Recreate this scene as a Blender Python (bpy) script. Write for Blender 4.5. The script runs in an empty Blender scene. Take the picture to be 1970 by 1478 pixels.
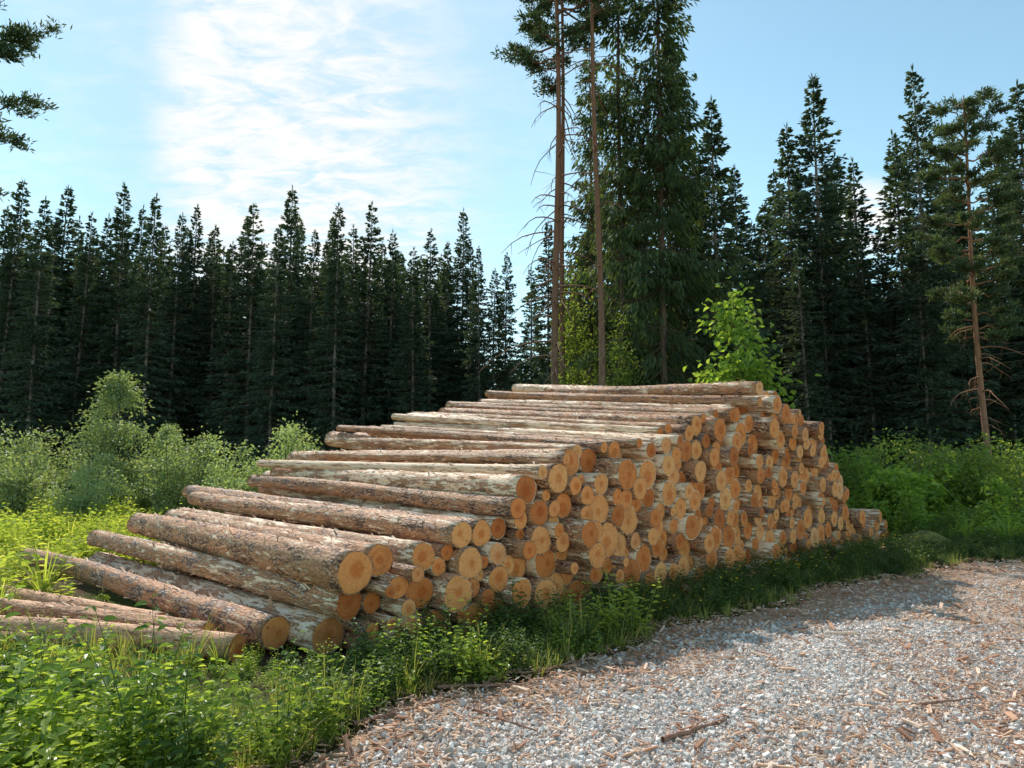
import bpy, math, random
import numpy as np
from mathutils import Vector, Matrix, Quaternion
rng=np.random.default_rng(11); random.seed(5)
sc=bpy.context.scene
sc.view_settings.view_transform='Standard'
COL=sc.collection
# ---------------------------------------------------------------- helpers
def link(o): COL.objects.link(o); return o
def mk_mesh(name,V,F,mats,midx=None,smooth=False):
    me=bpy.data.meshes.new(name)
    V=np.ascontiguousarray(V,dtype=np.float32); F=np.ascontiguousarray(F,dtype=np.int32)
    n,k=F.shape
    me.vertices.add(len(V)); me.vertices.foreach_set('co',V.ravel())
    me.loops.add(n*k); me.loops.foreach_set('vertex_index',F.ravel())
    me.polygons.add(n); me.polygons.foreach_set('loop_start',np.arange(0,n*k,k,dtype=np.int32))
    if midx is not None: me.polygons.foreach_set('material_index',np.asarray(midx,dtype=np.int32))
    me.polygons.foreach_set('use_smooth',np.full(n,bool(smooth)))
    for m in mats: me.materials.append(m)
    me.update(calc_edges=True)
    return me
def top(name,data,label=None,cat=None,group=None,kind=None):
    o=bpy.data.objects.new(name,data); link(o)
    if label: o["label"]=label
    if cat: o["category"]=cat
    if group: o["group"]=group
    if kind: o["kind"]=kind
    return o
def N(nt,t,ins=None,**at):
    n=nt.nodes.new(t)
    for k,v in at.items(): setattr(n,k,v)
    if ins:
        for k,v in ins.items():
            s=n.inputs[k]
            if isinstance(v,bpy.types.NodeSocket): nt.links.new(v,s)
            else: s.default_value=v
    return n
def ramp(nt,fac,stops,interp='LINEAR'):
    r=nt.nodes.new('ShaderNodeValToRGB'); nt.links.new(fac,r.inputs[0])
    e=r.color_ramp.elements; r.color_ramp.interpolation=interp
    while len(e)<len(stops): e.new(0.5)
    for i,(p,c) in enumerate(stops):
        e[i].position=p; e[i].color=(c if len(c)==4 else (*c,1)) if not isinstance(c,float) else (c,c,c,1)
    return r.outputs[0]
def mixc(nt,f,a,b,bt='MIX'):
    m=nt.nodes.new('ShaderNodeMix'); m.data_type='RGBA'; m.blend_type=bt
    for i,v in ((0,f),(6,a),(7,b)):
        if isinstance(v,bpy.types.NodeSocket): nt.links.new(v,m.inputs[i])
        else: m.inputs[i].default_value=v if i==0 else (*v,1)
    return m.outputs[2]
def mth(nt,op,a,b=0.0,clamp=False):
    m=nt.nodes.new('ShaderNodeMath'); m.operation=op; m.use_clamp=clamp
    for i,v in ((0,a),(1,b)):
        if isinstance(v,bpy.types.NodeSocket): nt.links.new(v,m.inputs[i])
        else: m.inputs[i].default_value=v
    return m.outputs[0]
def sstep(nt,v,lo,hi,a=0.0,b=1.0):
    m=nt.nodes.new('ShaderNodeMapRange'); m.interpolation_type='SMOOTHSTEP'
    nt.links.new(v,m.inputs[0])
    m.inputs[1].default_value=lo;m.inputs[2].default_value=hi;m.inputs[3].default_value=a;m.inputs[4].default_value=b
    return m.outputs[0]
def newmat(name):
    m=bpy.data.materials.new(name); m.use_nodes=True
    nt=m.node_tree; nt.nodes.clear()
    out=nt.nodes.new('ShaderNodeOutputMaterial')
    return m,nt,out
def principled(nt,out,col,rough=.8,spec=.2,normal=None):
    ins={'Roughness':rough,'Specular IOR Level':spec}
    p=N(nt,'ShaderNodeBsdfPrincipled',ins)
    if isinstance(col,bpy.types.NodeSocket): nt.links.new(col,p.inputs['Base Color'])
    else: p.inputs['Base Color'].default_value=(*col,1)
    if normal: nt.links.new(normal,p.inputs['Normal'])
    nt.links.new(p.outputs[0],out.inputs[0]); return p
def foliage_mat(name,cols,transl=.4,rough=.5,spec=.3,tcol=1.3):
    m,nt,out=newmat(name)
    g=N(nt,'ShaderNodeNewGeometry'); oi=N(nt,'ShaderNodeObjectInfo')
    st=[(i/(len(cols)-1),c) for i,c in enumerate(cols)]
    c=ramp(nt,g.outputs['Random Per Island'],st)
    nz=N(nt,'ShaderNodeTexNoise',{'Vector':g.outputs['Position'],'Scale':.55,'Detail':2.0})
    br=mth(nt,'ADD',mth(nt,'MULTIPLY',nz.outputs[0],1.2),mth(nt,'MULTIPLY',oi.outputs['Random'],.35))
    br=mth(nt,'ADD',br,.28)
    vm=N(nt,'ShaderNodeVectorMath',{0:c},operation='SCALE'); nt.links.new(br,vm.inputs['Scale'])
    p=N(nt,'ShaderNodeBsdfPrincipled',{'Base Color':vm.outputs[0],'Roughness':rough,'Specular IOR Level':spec})
    vt=N(nt,'ShaderNodeVectorMath',{0:vm.outputs[0],1:(tcol*1.15,tcol*1.05,tcol*.45)},operation='MULTIPLY')
    t=N(nt,'ShaderNodeBsdfTranslucent',{'Color':vt.outputs[0]})
    mx=N(nt,'ShaderNodeMixShader',{0:transl,1:p.outputs[0],2:t.outputs[0]})
    nt.links.new(mx.outputs[0],out.inputs[0]); return m
# ---------------------------------------------------------------- materials
M={}
M['spruce']=foliage_mat('spruce_needles',[(.045,.072,.055),(.065,.098,.064),(.09,.125,.07),(.05,.085,.07)],.27,.65,.15)
M['spruce_lit']=foliage_mat('sunlit_spruce_needles',[(.045,.075,.045),(.07,.105,.05),(.11,.15,.06),(.055,.085,.05)],.32,.65,.12,1.6)  # brighter copy of the spruce needles, sunlit look put into its colours
M['pine']=foliage_mat('pine_needles',[(.05,.085,.05),(.085,.12,.065),(.06,.10,.065)],.25,.6,.15)
M['pine_warm']=foliage_mat('dry_pine_needles',[(.06,.10,.055),(.10,.13,.065),(.075,.11,.06)],.3,.6,.2)
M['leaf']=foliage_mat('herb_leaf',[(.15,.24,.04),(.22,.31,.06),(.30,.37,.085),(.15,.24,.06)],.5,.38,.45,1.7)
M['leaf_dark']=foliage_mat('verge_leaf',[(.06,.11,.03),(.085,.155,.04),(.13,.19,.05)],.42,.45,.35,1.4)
M['meadow']=foliage_mat('meadow_leaf',[(.20,.28,.05),(.29,.36,.08),(.38,.41,.11),(.17,.26,.06)],.5,.6,.15,1.7)
M['willow']=foliage_mat('willow_leaf',[(.15,.22,.10),(.24,.31,.16),(.34,.41,.24)],.40,.5,.3,1.5)
M['birch']=foliage_mat('birch_leaf',[(.11,.18,.045),(.17,.24,.06),(.23,.29,.08)],.5,.5,.2,1.6)
M['maple']=foliage_mat('maple_leaf',[(.12,.21,.04),(.18,.28,.055),(.25,.34,.08)],.5,.45,.3,1.7)
M['grass']=foliage_mat('grass_blade',[(.14,.21,.04),(.22,.27,.06),(.38,.33,.16),(.15,.22,.045)],.4,.5,.3,1.6)
M['flower']=foliage_mat('yellow_petal',[(.7,.5,.03),(.8,.6,.06)],.3,.5,.2)

def trunk_mat(name,c1,c2,c3=None,z1=3,z2=8):
    m,nt,out=newmat(name)
    tc=N(nt,'ShaderNodeTexCoord')
    mp=N(nt,'ShaderNodeMapping',{'Vector':tc.outputs['Object'],'Scale':(1,1,.25)})
    nz=N(nt,'ShaderNodeTexNoise',{'Vector':mp.outputs[0],'Scale':14.0,'Detail':6.0})
    c=ramp(nt,nz.outputs[0],[(.3,c1),(.7,c2)])
    if c3:
        sx=N(nt,'ShaderNodeSeparateXYZ',{0:tc.outputs['Object']})
        f=sstep(nt,sx.outputs[2],z1,z2)
        c=mixc(nt,f,c,mixc(nt,nz.outputs[0],c3,tuple(x*.45 for x in c3)))
    b=N(nt,'ShaderNodeBump',{'Strength':.8,'Distance':.03,'Height':nz.outputs[0]})
    principled(nt,out,c,.9,.1,b.outputs[0]); return m
M['spruce_trunk']=trunk_mat('spruce_bark',(.15,.12,.10),(.36,.30,.26))
M['dark_trunk']=trunk_mat('dark_spruce_bark',(.09,.06,.05),(.20,.14,.11))
M['pine_trunk']=trunk_mat('pine_bark',(.13,.075,.055),(.30,.19,.14),(.34,.17,.11),3,12)
M['pine_trunk_red']=trunk_mat('orange_pine_bark',(.22,.11,.08),(.42,.25,.18),(.50,.25,.15),1,6)
M['twig']=trunk_mat('shrub_bark',(.10,.08,.05),(.2,.16,.11))

def log_coords(nt):
    at=N(nt,'ShaderNodeAttribute',attribute_name='lco'); ar=N(nt,'ShaderNodeAttribute',attribute_name='rnd')
    oi=N(nt,'ShaderNodeObjectInfo')
    r=mth(nt,'FRACT',mth(nt,'ADD',oi.outputs['Random'],ar.outputs['Fac']))
    return at.outputs['Vector'],r
def bark_mat(name,stripped=False):
    m,nt,out=newmat(name)
    lc,rnd=log_coords(nt)
    off=N(nt,'ShaderNodeVectorMath',{0:rnd,1:(37.,53.,19.)},operation='MULTIPLY')
    add=N(nt,'ShaderNodeVectorMath',{0:lc,1:off.outputs[0]},operation='ADD')
    mp=N(nt,'ShaderNodeMapping',{'Vector':add.outputs[0],'Scale':(1,.42,1)})
    v=mp.outputs[0]
    n1=N(nt,'ShaderNodeTexNoise',{'Vector':v,'Scale':16.0,'Detail':8.0,'Roughness':.65})
    dv=N(nt,'ShaderNodeVectorMath',{0:n1.outputs['Color'],1:(.05,.05,.05)},operation='MULTIPLY')
    vv=N(nt,'ShaderNodeVectorMath',{0:v,1:dv.outputs[0]},operation='ADD')
    vo=N(nt,'ShaderNodeTexVoronoi',{'Vector':vv.outputs[0],'Scale':30.0},feature='DISTANCE_TO_EDGE')
    crack=sstep(nt,vo.outputs['Distance'],0.0,.2)
    n2=N(nt,'ShaderNodeTexNoise',{'Vector':add.outputs[0],'Scale':60.0,'Detail':4.0})
    rr=mth(nt,'FRACT',mth(nt,'MULTIPLY',rnd,7.31)); r4=mth(nt,'FRACT',mth(nt,'MULTIPLY',rnd,29.7))
    bark=ramp(nt,n1.outputs[0],[(.3,(.24,.12,.08)),(.5,(.48,.29,.20)),(.72,(.70,.49,.38))])
    grey=ramp(nt,n1.outputs[0],[(.3,(.20,.135,.11)),(.5,(.42,.32,.28)),(.72,(.64,.53,.47))])
    bark=mixc(nt,sstep(nt,r4,.5,.8),bark,grey)
    bark=mixc(nt,crack,(.10,.045,.028),bark)
    n5=N(nt,'ShaderNodeTexNoise',{'Vector':v,'Scale':7.0,'Detail':7.0,'Roughness':.72})
    rust=mixc(nt,n2.outputs[0],(.80,.40,.21),(.46,.19,.09))
    bark=mixc(nt,sstep(nt,n5.outputs[0],.46,.54,0,.9),bark,rust)
    mp2=N(nt,'ShaderNodeMapping',{'Vector':add.outputs[0],'Scale':(1,.16,1)})
    n3=N(nt,'ShaderNodeTexNoise',{'Vector':mp2.outputs[0],'Scale':15.0,'Detail':9.0,'Roughness':.76})
    n6=N(nt,'ShaderNodeTexNoise',{'Vector':add.outputs[0],'Scale':1.6,'Detail':3.0})
    pm=mth(nt,'ADD',n3.outputs[0],mth(nt,'MULTIPLY',mth(nt,'SUBTRACT',rr,.5),.24))
    pm=mth(nt,'ADD',pm,mth(nt,'MULTIPLY',mth(nt,'SUBTRACT',n6.outputs[0],.5),.28))
    if stripped: pm=mth(nt,'ADD',pm,.09)
    n4=N(nt,'ShaderNodeTexNoise',{'Vector':mp2.outputs[0],'Scale':30.0,'Detail':7.0,'Roughness':.75})
    if stripped: wood=ramp(nt,n4.outputs[0],[(.3,(.48,.21,.10)),(.5,(.72,.38,.21)),(.7,(.86,.58,.37))])
    else: wood=ramp(nt,n4.outputs[0],[(.32,(.66,.33,.16)),(.48,(.93,.65,.43)),(.66,(.99,.85,.68))])
    inner=mixc(nt,n4.outputs[0],(.66,.29,.14),(.86,.50,.28))
    col=mixc(nt,sstep(nt,pm,.455,.49),bark,inner)
    peel=sstep(nt,pm,.515,.55)
    col=mixc(nt,peel,col,wood)
    col=mixc(nt,sstep(nt,n2.outputs[0],.56,.70,0,.6),col,(.20,.09,.055))
    h=mth(nt,'ADD',mth(nt,'MULTIPLY',crack,.7),mth(nt,'MULTIPLY',n1.outputs[0],1.0))
    h=mth(nt,'MULTIPLY',h,mth(nt,'SUBTRACT',1.0,mth(nt,'MULTIPLY',peel,.75)))
    h=mth(nt,'SUBTRACT',h,mth(nt,'MULTIPLY',peel,.5))
    h=mth(nt,'ADD',h,mth(nt,'MULTIPLY',n4.outputs[0],.3))
    b=N(nt,'ShaderNodeBump',{'Strength':1.0,'Distance':.015,'Height':h})
    principled(nt,out,col,.62,.3,b.outputs[0]); return m
def flake_mat():
    m,nt,out=newmat('bark_flake')
    g=N(nt,'ShaderNodeNewGeometry')
    c=ramp(nt,g.outputs['Random Per Island'],[(0,(.30,.15,.09)),(.4,(.66,.34,.18)),(.7,(.88,.64,.45)),(1,(.46,.28,.18))])
    principled(nt,out,c,.7,.3); return m
def end_mat():
    m,nt,out=newmat('sawn_log_end')
    lc,r1=log_coords(nt)
    r2=mth(nt,'FRACT',mth(nt,'MULTIPLY',r1,13.7)); r3=mth(nt,'FRACT',mth(nt,'MULTIPLY',r1,91.3))
    off=N(nt,'ShaderNodeVectorMath',{0:r1,1:(37.,53.,19.)},operation='MULTIPLY')
    add=N(nt,'ShaderNodeVectorMath',{0:lc,1:off.outputs[0]},operation='ADD')
    nz=N(nt,'ShaderNodeTexNoise',{'Vector':add.outputs[0],'Scale':7.0,'Detail':3.0})
    nf=N(nt,'ShaderNodeTexNoise',{'Vector':add.outputs[0],'Scale':45.0,'Detail':5.0,'Roughness':.7})
    sx=N(nt,'ShaderNodeSeparateXYZ',{0:lc})
    x=mth(nt,'ADD',sx.outputs[0],mth(nt,'MULTIPLY',mth(nt,'SUBTRACT',r2,.5),.05))
    z=mth(nt,'ADD',sx.outputs[2],mth(nt,'MULTIPLY',mth(nt,'SUBTRACT',r3,.5),.05))
    r=mth(nt,'SQRT',mth(nt,'ADD',mth(nt,'MULTIPLY',x,x),mth(nt,'MULTIPLY',z,z)))
    rw=mth(nt,'ADD',r,mth(nt,'MULTIPLY',nz.outputs[0],.03))
    ring=mth(nt,'SINE',mth(nt,'MULTIPLY',rw,620.0))
    ring=mth(nt,'ADD',mth(nt,'MULTIPLY',ring,.5),.5)
    band=N(nt,'ShaderNodeTexNoise',{'Vector':N(nt,'ShaderNodeCombineXYZ',{0:rw,1:r1,2:0.0}).outputs[0],'Scale':55.0,'Detail':2.0})
    heart=sstep(nt,mth(nt,'ADD',rw,mth(nt,'MULTIPLY',r2,.035)),.055,.095)
    base=mixc(nt,heart,(.76,.235,.06),(.95,.42,.15))
    base=mixc(nt,mth(nt,'MULTIPLY',ring,.26),base,(.54,.165,.045))
    base=mixc(nt,sstep(nt,band.outputs[0],.5,.7,0,.45),base,(.60,.20,.06))
    ang=mth(nt,'ARCTAN2',z,x)
    spoke=N(nt,'ShaderNodeTexNoise',{'Vector':N(nt,'ShaderNodeCombineXYZ',{0:ang,1:r1,2:mth(nt,'MULTIPLY',r,2.0)}).outputs[0],'Scale':5.0,'Detail':4.0})
    crk=mth(nt,'MULTIPLY',sstep(nt,spoke.outputs[0],.62,.67),.6)
    base=mixc(nt,crk,base,(.28,.09,.03))
    base=mixc(nt,sstep(nt,nf.outputs[0],.5,.75,0,.6),base,(.50,.17,.06))
    base=mixc(nt,sstep(nt,nf.outputs[0],.48,.25,0,.45),base,(.98,.62,.33))
    base=mixc(nt,sstep(nt,nz.outputs[0],.52,.72,0,.6),base,(.62,.23,.08))
    tone=ramp(nt,r3,[(0,(1.0,1.02,1.05)),(.2,(.92,.72,.58)),(.4,(1.,1.1,1.2)),(.6,(.86,.66,.54)),(.78,(.60,.42,.34)),(.9,(.8,.62,.5)),(1,(1,1.18,1.55))])
    base=mixc(nt,1.0,base,tone,'MULTIPLY')
    b=N(nt,'ShaderNodeBump',{'Strength':.5,'Distance':.006,'Height':nf.outputs[0]})
    principled(nt,out,base,.7,.2,b.outputs[0]); return m
M['bark']=bark_mat('log_bark'); M['stripped']=bark_mat('stripped_reddish_log',True); M['flake']=flake_mat(); M['end']=end_mat()

def ground_mat():
    m,nt,out=newmat('forest_soil')
    g=N(nt,'ShaderNodeNewGeometry')
    a=N(nt,'ShaderNodeTexNoise',{'Vector':g.outputs['Position'],'Scale':.8,'Detail':8.0})
    b=N(nt,'ShaderNodeTexNoise',{'Vector':g.outputs['Position'],'Scale':18.0,'Detail':8.0,'Roughness':.7})
    c=ramp(nt,b.outputs[0],[(.3,(.05,.035,.022)),(.55,(.13,.09,.055)),(.75,(.22,.16,.10))])
    gr=ramp(nt,b.outputs[0],[(.3,(.04,.06,.015)),(.7,(.14,.18,.04))])
    col=mixc(nt,sstep(nt,a.outputs[0],.42,.58),c,gr)
    bp=N(nt,'ShaderNodeBump',{'Strength':1.0,'Distance':.05,'Height':b.outputs[0]})
    principled(nt,out,col,.95,.1,bp.outputs[0]); return m
def road_mat():
    m,nt,out=newmat('gravel_bed')
    g=N(nt,'ShaderNodeNewGeometry'); P=g.outputs['Position']
    at=N(nt,'ShaderNodeAttribute',attribute_name='verge')
    vo=N(nt,'ShaderNodeTexVoronoi',{'Vector':P,'Scale':60.0,'Randomness':1.0})
    a=N(nt,'ShaderNodeTexNoise',{'Vector':P,'Scale':1.1,'Detail':6.0})
    f=N(nt,'ShaderNodeTexNoise',{'Vector':P,'Scale':60.0,'Detail':5.0})
    sep=N(nt,'ShaderNodeSeparateColor',{0:vo.outputs['Color']})
    st=ramp(nt,sep.outputs[0],[(0,(.33,.285,.25)),(.5,(.58,.53,.48)),(1,(.80,.74,.68))])
    soil=ramp(nt,f.outputs[0],[(.3,(.26,.15,.09)),(.55,(.48,.31,.20)),(.75,(.66,.48,.35))])
    mk=mth(nt,'ADD',a.outputs[0],mth(nt,'MULTIPLY',f.outputs[0],.2))
    mk=sstep(nt,mth(nt,'ADD',mk,mth(nt,'MULTIPLY',at.outputs['Fac'],.35)),.44,.64)
    col=mixc(nt,mk,st,soil)
    h=mth(nt,'SUBTRACT',1.0,vo.outputs['Distance'])
    bp=N(nt,'ShaderNodeBump',{'Strength':1.0,'Distance':.012,'Height':h})
    principled(nt,out,col,.8,.3,bp.outputs[0]); return m
def stone_mat():
    m,nt,out=newmat('crushed_stone')
    g=N(nt,'ShaderNodeNewGeometry')
    f=N(nt,'ShaderNodeTexNoise',{'Vector':g.outputs['Position'],'Scale':90.0,'Detail':3.0})
    c=ramp(nt,g.outputs['Random Per Island'],[(0,(.38,.335,.30)),(.35,(.63,.57,.52)),(.7,(.82,.755,.70)),(.88,(.95,.90,.84)),(.93,(.66,.46,.34)),(1,(.74,.54,.41))])
    c=mixc(nt,mth(nt,'MULTIPLY',f.outputs[0],.28),c,(.40,.34,.30))
    principled(nt,out,c,.65,.35); return m
def chip_mat():
    m,nt,out=newmat('wood_chip')
    g=N(nt,'ShaderNodeNewGeometry')
    c=ramp(nt,g.outputs['Random Per Island'],[(0,(.26,.13,.08)),(.3,(.50,.26,.16)),(.6,(.66,.41,.27)),(.85,(.82,.62,.47)),(1,(.34,.2,.14))])
    principled(nt,out,c,.8,.2); return m
M['ground']=ground_mat(); M['road']=road_mat(); M['stone']=stone_mat(); M['chip']=chip_mat()
def moss_mat():
    m,nt,out=newmat('mossy_rock')
    g=N(nt,'ShaderNodeNewGeometry'); f=N(nt,'ShaderNodeTexNoise',{'Vector':g.outputs['Position'],'Scale':9.0,'Detail':8.0})
    c=ramp(nt,f.outputs[0],[(.35,(.10,.09,.05)),(.5,(.17,.17,.045)),(.7,(.28,.26,.07))])
    bp=N(nt,'ShaderNodeBump',{'Strength':1.0,'Distance':.04,'Height':f.outputs[0]})
    principled(nt,out,c,.95,.1,bp.outputs[0]); return m
M['moss']=moss_mat()
# ---------------------------------------------------------------- layout frame of the stack
A=np.array([-.84,5.86]); D=np.array([.730,.683]); W=np.array([-.683,.730]); NN=-W
def uw(u,w=0.0): return A+u*D+w*W
def to_uw(x,y):
    dx=x-A[0];dy=y-A[1]
    return dx*D[0]+dy*D[1], dx*W[0]+dy*W[1]
RU=[-14,-6,-1.6,-.4,3,5.6,9.6,12,15,20,28]; RN=[3.2,2.2,1.29,.98,1.05,1.15,1.8,3.2,6,13,26]
def road_n(u): return np.interp(u,RU,RN)+.12*np.sin(u*1.9)+.07*np.sin(u*4.3+1)
def onroad(x,y,m=0.0):
    u,w=to_uw(x,y); n=-w; l=road_n(u)
    return (n>l-m)&(n<l+6.2+m)
def inpile(x,y):
    u,w=to_uw(x,y)
    return (u>-.75)&(u<11.3)&(w>-.12)&(w<5.7)
HAND=[((-1.97,5.89,.19),(-6.6,9.5,.33),.135),((-1.53,5.87,.17),(-5.77,9.75,.24),.15),((-1.34,5.78,.44),(-5.83,9.75,.55),.122),
 ((-1.27,5.65,.72),(-5.22,9.68,.76),.16),((-1.12,5.9,.78),(-4.9,10.0,.83),.128)]
LYING=[((-2.22,5.72,.11),(-7.4,7.1,.17),.105),((-2.63,6.1,.13),(-7.77,8.07,.2),.095),((-3.3,6.62,.11),(-7.9,8.9,.2),.085),((-2.9,5.95,.07),(-7.2,6.6,.1),.06)]
def nearhand(x,y,m,m2=.14):
    o=np.zeros(np.shape(x),bool)
    for k,(p,q,r) in enumerate(HAND+LYING):
        ax,ay=p[0],p[1]; bx,by=q[0]-ax,q[1]-ay; L2=bx*bx+by*by
        t=np.clip(((x-ax)*bx+(y-ay)*by)/L2,0,1)
        if k>=5: t=np.clip(t,.12,1)
        o|=np.hypot(x-ax-t*bx,y-ay-t*by)<(m if k<5 else m2)
    return o
def gh(x,y):
    x=np.asarray(x,float);y=np.asarray(y,float)
    far=np.clip((np.hypot(x,y)-14)/12,0,1)
    return far*(.12*np.sin(x*.35+1)*np.cos(y*.28)+.08*np.sin(x*.9)*np.sin(y*.7))
# ---------------------------------------------------------------- sheets
def grid(xs,ys,zf):
    X,Y=np.meshgrid(xs,ys); Z=zf(X,Y)
    V=np.stack([X.ravel(),Y.ravel(),Z.ravel()],1)
    nx=len(xs);ny=len(ys)
    i=np.arange(nx-1)[None,:]+nx*np.arange(ny-1)[:,None]; i=i.ravel()
    return V,np.stack([i,i+1,i+1+nx,i+nx],1)
xs=np.concatenate([[-600,-300,-150],np.arange(-80,80.1,1.0),[150,300,600]])
ys=np.concatenate([[-300,-100,-30],np.arange(-10,110.1,1.0),[200,400,900]])
V,F=grid(xs,ys,gh)
top('ground',mk_mesh('ground',V,F,[M['ground']],smooth=True),kind='structure',label='dark forest soil with moss and green growth')
us=np.linspace(-14,28,240); ts=np.linspace(0,6.2,24)
P=[];VE=[]
for u in us:
    l=road_n(u)
    for t in ts:
        p=A+u*D+(l+t)*NN; edge=min(t,6.2-t); VE.append(max(0,1-edge/.8))
        P.append((p[0],p[1],.004+.022*min(1,edge/.5)+.008*math.sin(p[0]*3)*math.sin(p[1]*2.6)*min(1,edge)))
i=(np.arange(len(ts)-1)[None,:]+len(ts)*np.arange(len(us)-1)[:,None]).ravel()
rm=mk_mesh('gravel_road',np.array(P),np.stack([i,i+len(ts),i+len(ts)+1,i+1],1),[M['road']],smooth=True)
rm.attributes.new('verge','FLOAT','POINT').data.foreach_set('value',np.array(VE,dtype=np.float32))
top('gravel_road',rm,kind='structure',label='gravel forest road littered with bark chips')
def road_z(x,y): return .026+.008*np.sin(x*3)*np.sin(y*2.6)
# ---------------------------------------------------------------- generic geometry
def tube(pts,rad,seg=6):
    pts=np.asarray(pts,float); n=len(pts)
    T=np.gradient(pts,axis=0); T/=np.linalg.norm(T,axis=1)[:,None]+1e-9
    ov=pts[-1]-pts[0]; ov/=np.linalg.norm(ov)+1e-9
    ref=np.array([0,0,1.]) if abs(ov[2])<.8 else np.array([1.,0,0])
    a=np.cross(T,ref); a/=np.linalg.norm(a,axis=1)[:,None]+1e-9
    b=np.cross(T,a)
    th=np.linspace(0,2*np.pi,seg,endpoint=False)
    r=np.asarray(rad,float)[:,None,None]
    V=pts[:,None,:]+r*(np.cos(th)[None,:,None]*a[:,None,:]+np.sin(th)[None,:,None]*b[:,None,:])
    V=V.reshape(-1,3)
    i=np.arange(n-1)[:,None]*seg; j=np.arange(seg)[None,:]; j2=(j+1)%seg
    F=np.stack([i+j,i+j2,i+seg+j2,i+seg+j],-1).reshape(-1,4)
    return V,F
class Acc:
    def __init__(s): s.V=[];s.F=[];s.n=0;s.m=[]
    def add(s,V,F,mi=0):
        s.V.append(V); s.F.append(np.asarray(F)+s.n); s.n+=len(V); s.m.append(np.full(len(F),mi))
    def get(s): return np.concatenate(s.V),np.concatenate(s.F),np.concatenate(s.m)
def nrm(v): return v/(np.linalg.norm(v,axis=-1,keepdims=True)+1e-9)
def kites(P,Dr,L,Wd,r,droop=0.0):
    n=len(P); Dr=nrm(Dr)
    S=nrm(np.cross(Dr,r.normal(size=(n,3))))
    L=np.broadcast_to(L,(n,))[:,None]; Wd=np.broadcast_to(Wd,(n,))[:,None]
    mid=P+Dr*L*.45
    tip=P+Dr*L; tip[:,2]-=droop*L[:,0]
    V=np.stack([P,mid+S*Wd*.5,tip,mid-S*Wd*.5],1).reshape(-1,3)
    F=np.arange(4*n).reshape(n,4)
    return V,F
def leaves(P,Dr,Up,L,Wd,fold=.25,droop=.15):
    n=len(P); Dr=nrm(Dr); S=nrm(np.cross(Dr,Up)); U=nrm(np.cross(S,Dr))
    L=np.broadcast_to(L,(n,))[:,None]; Wd=np.broadcast_to(Wd,(n,))[:,None]
    z=np.array([0,0,1.])
    l1=P+Dr*L*.28+S*Wd*.48+U*Wd*fold; l2=P+Dr*L*.68+S*Wd*.36+U*Wd*fold*.8-z*droop*L*.3
    r1=P+Dr*L*.28-S*Wd*.48+U*Wd*fold; r2=P+Dr*L*.68-S*Wd*.36+U*Wd*fold*.8-z*droop*L*.3
    tip=P+Dr*L-z*droop*L
    V=np.stack([P,l1,l2,tip,r2,r1],1).reshape(-1,3)
    b=np.arange(n)*6
    F=np.concatenate([np.stack([b,b+1,b+2,b+3],1),np.stack([b,b+3,b+4,b+5],1)])
    return V,F
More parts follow.
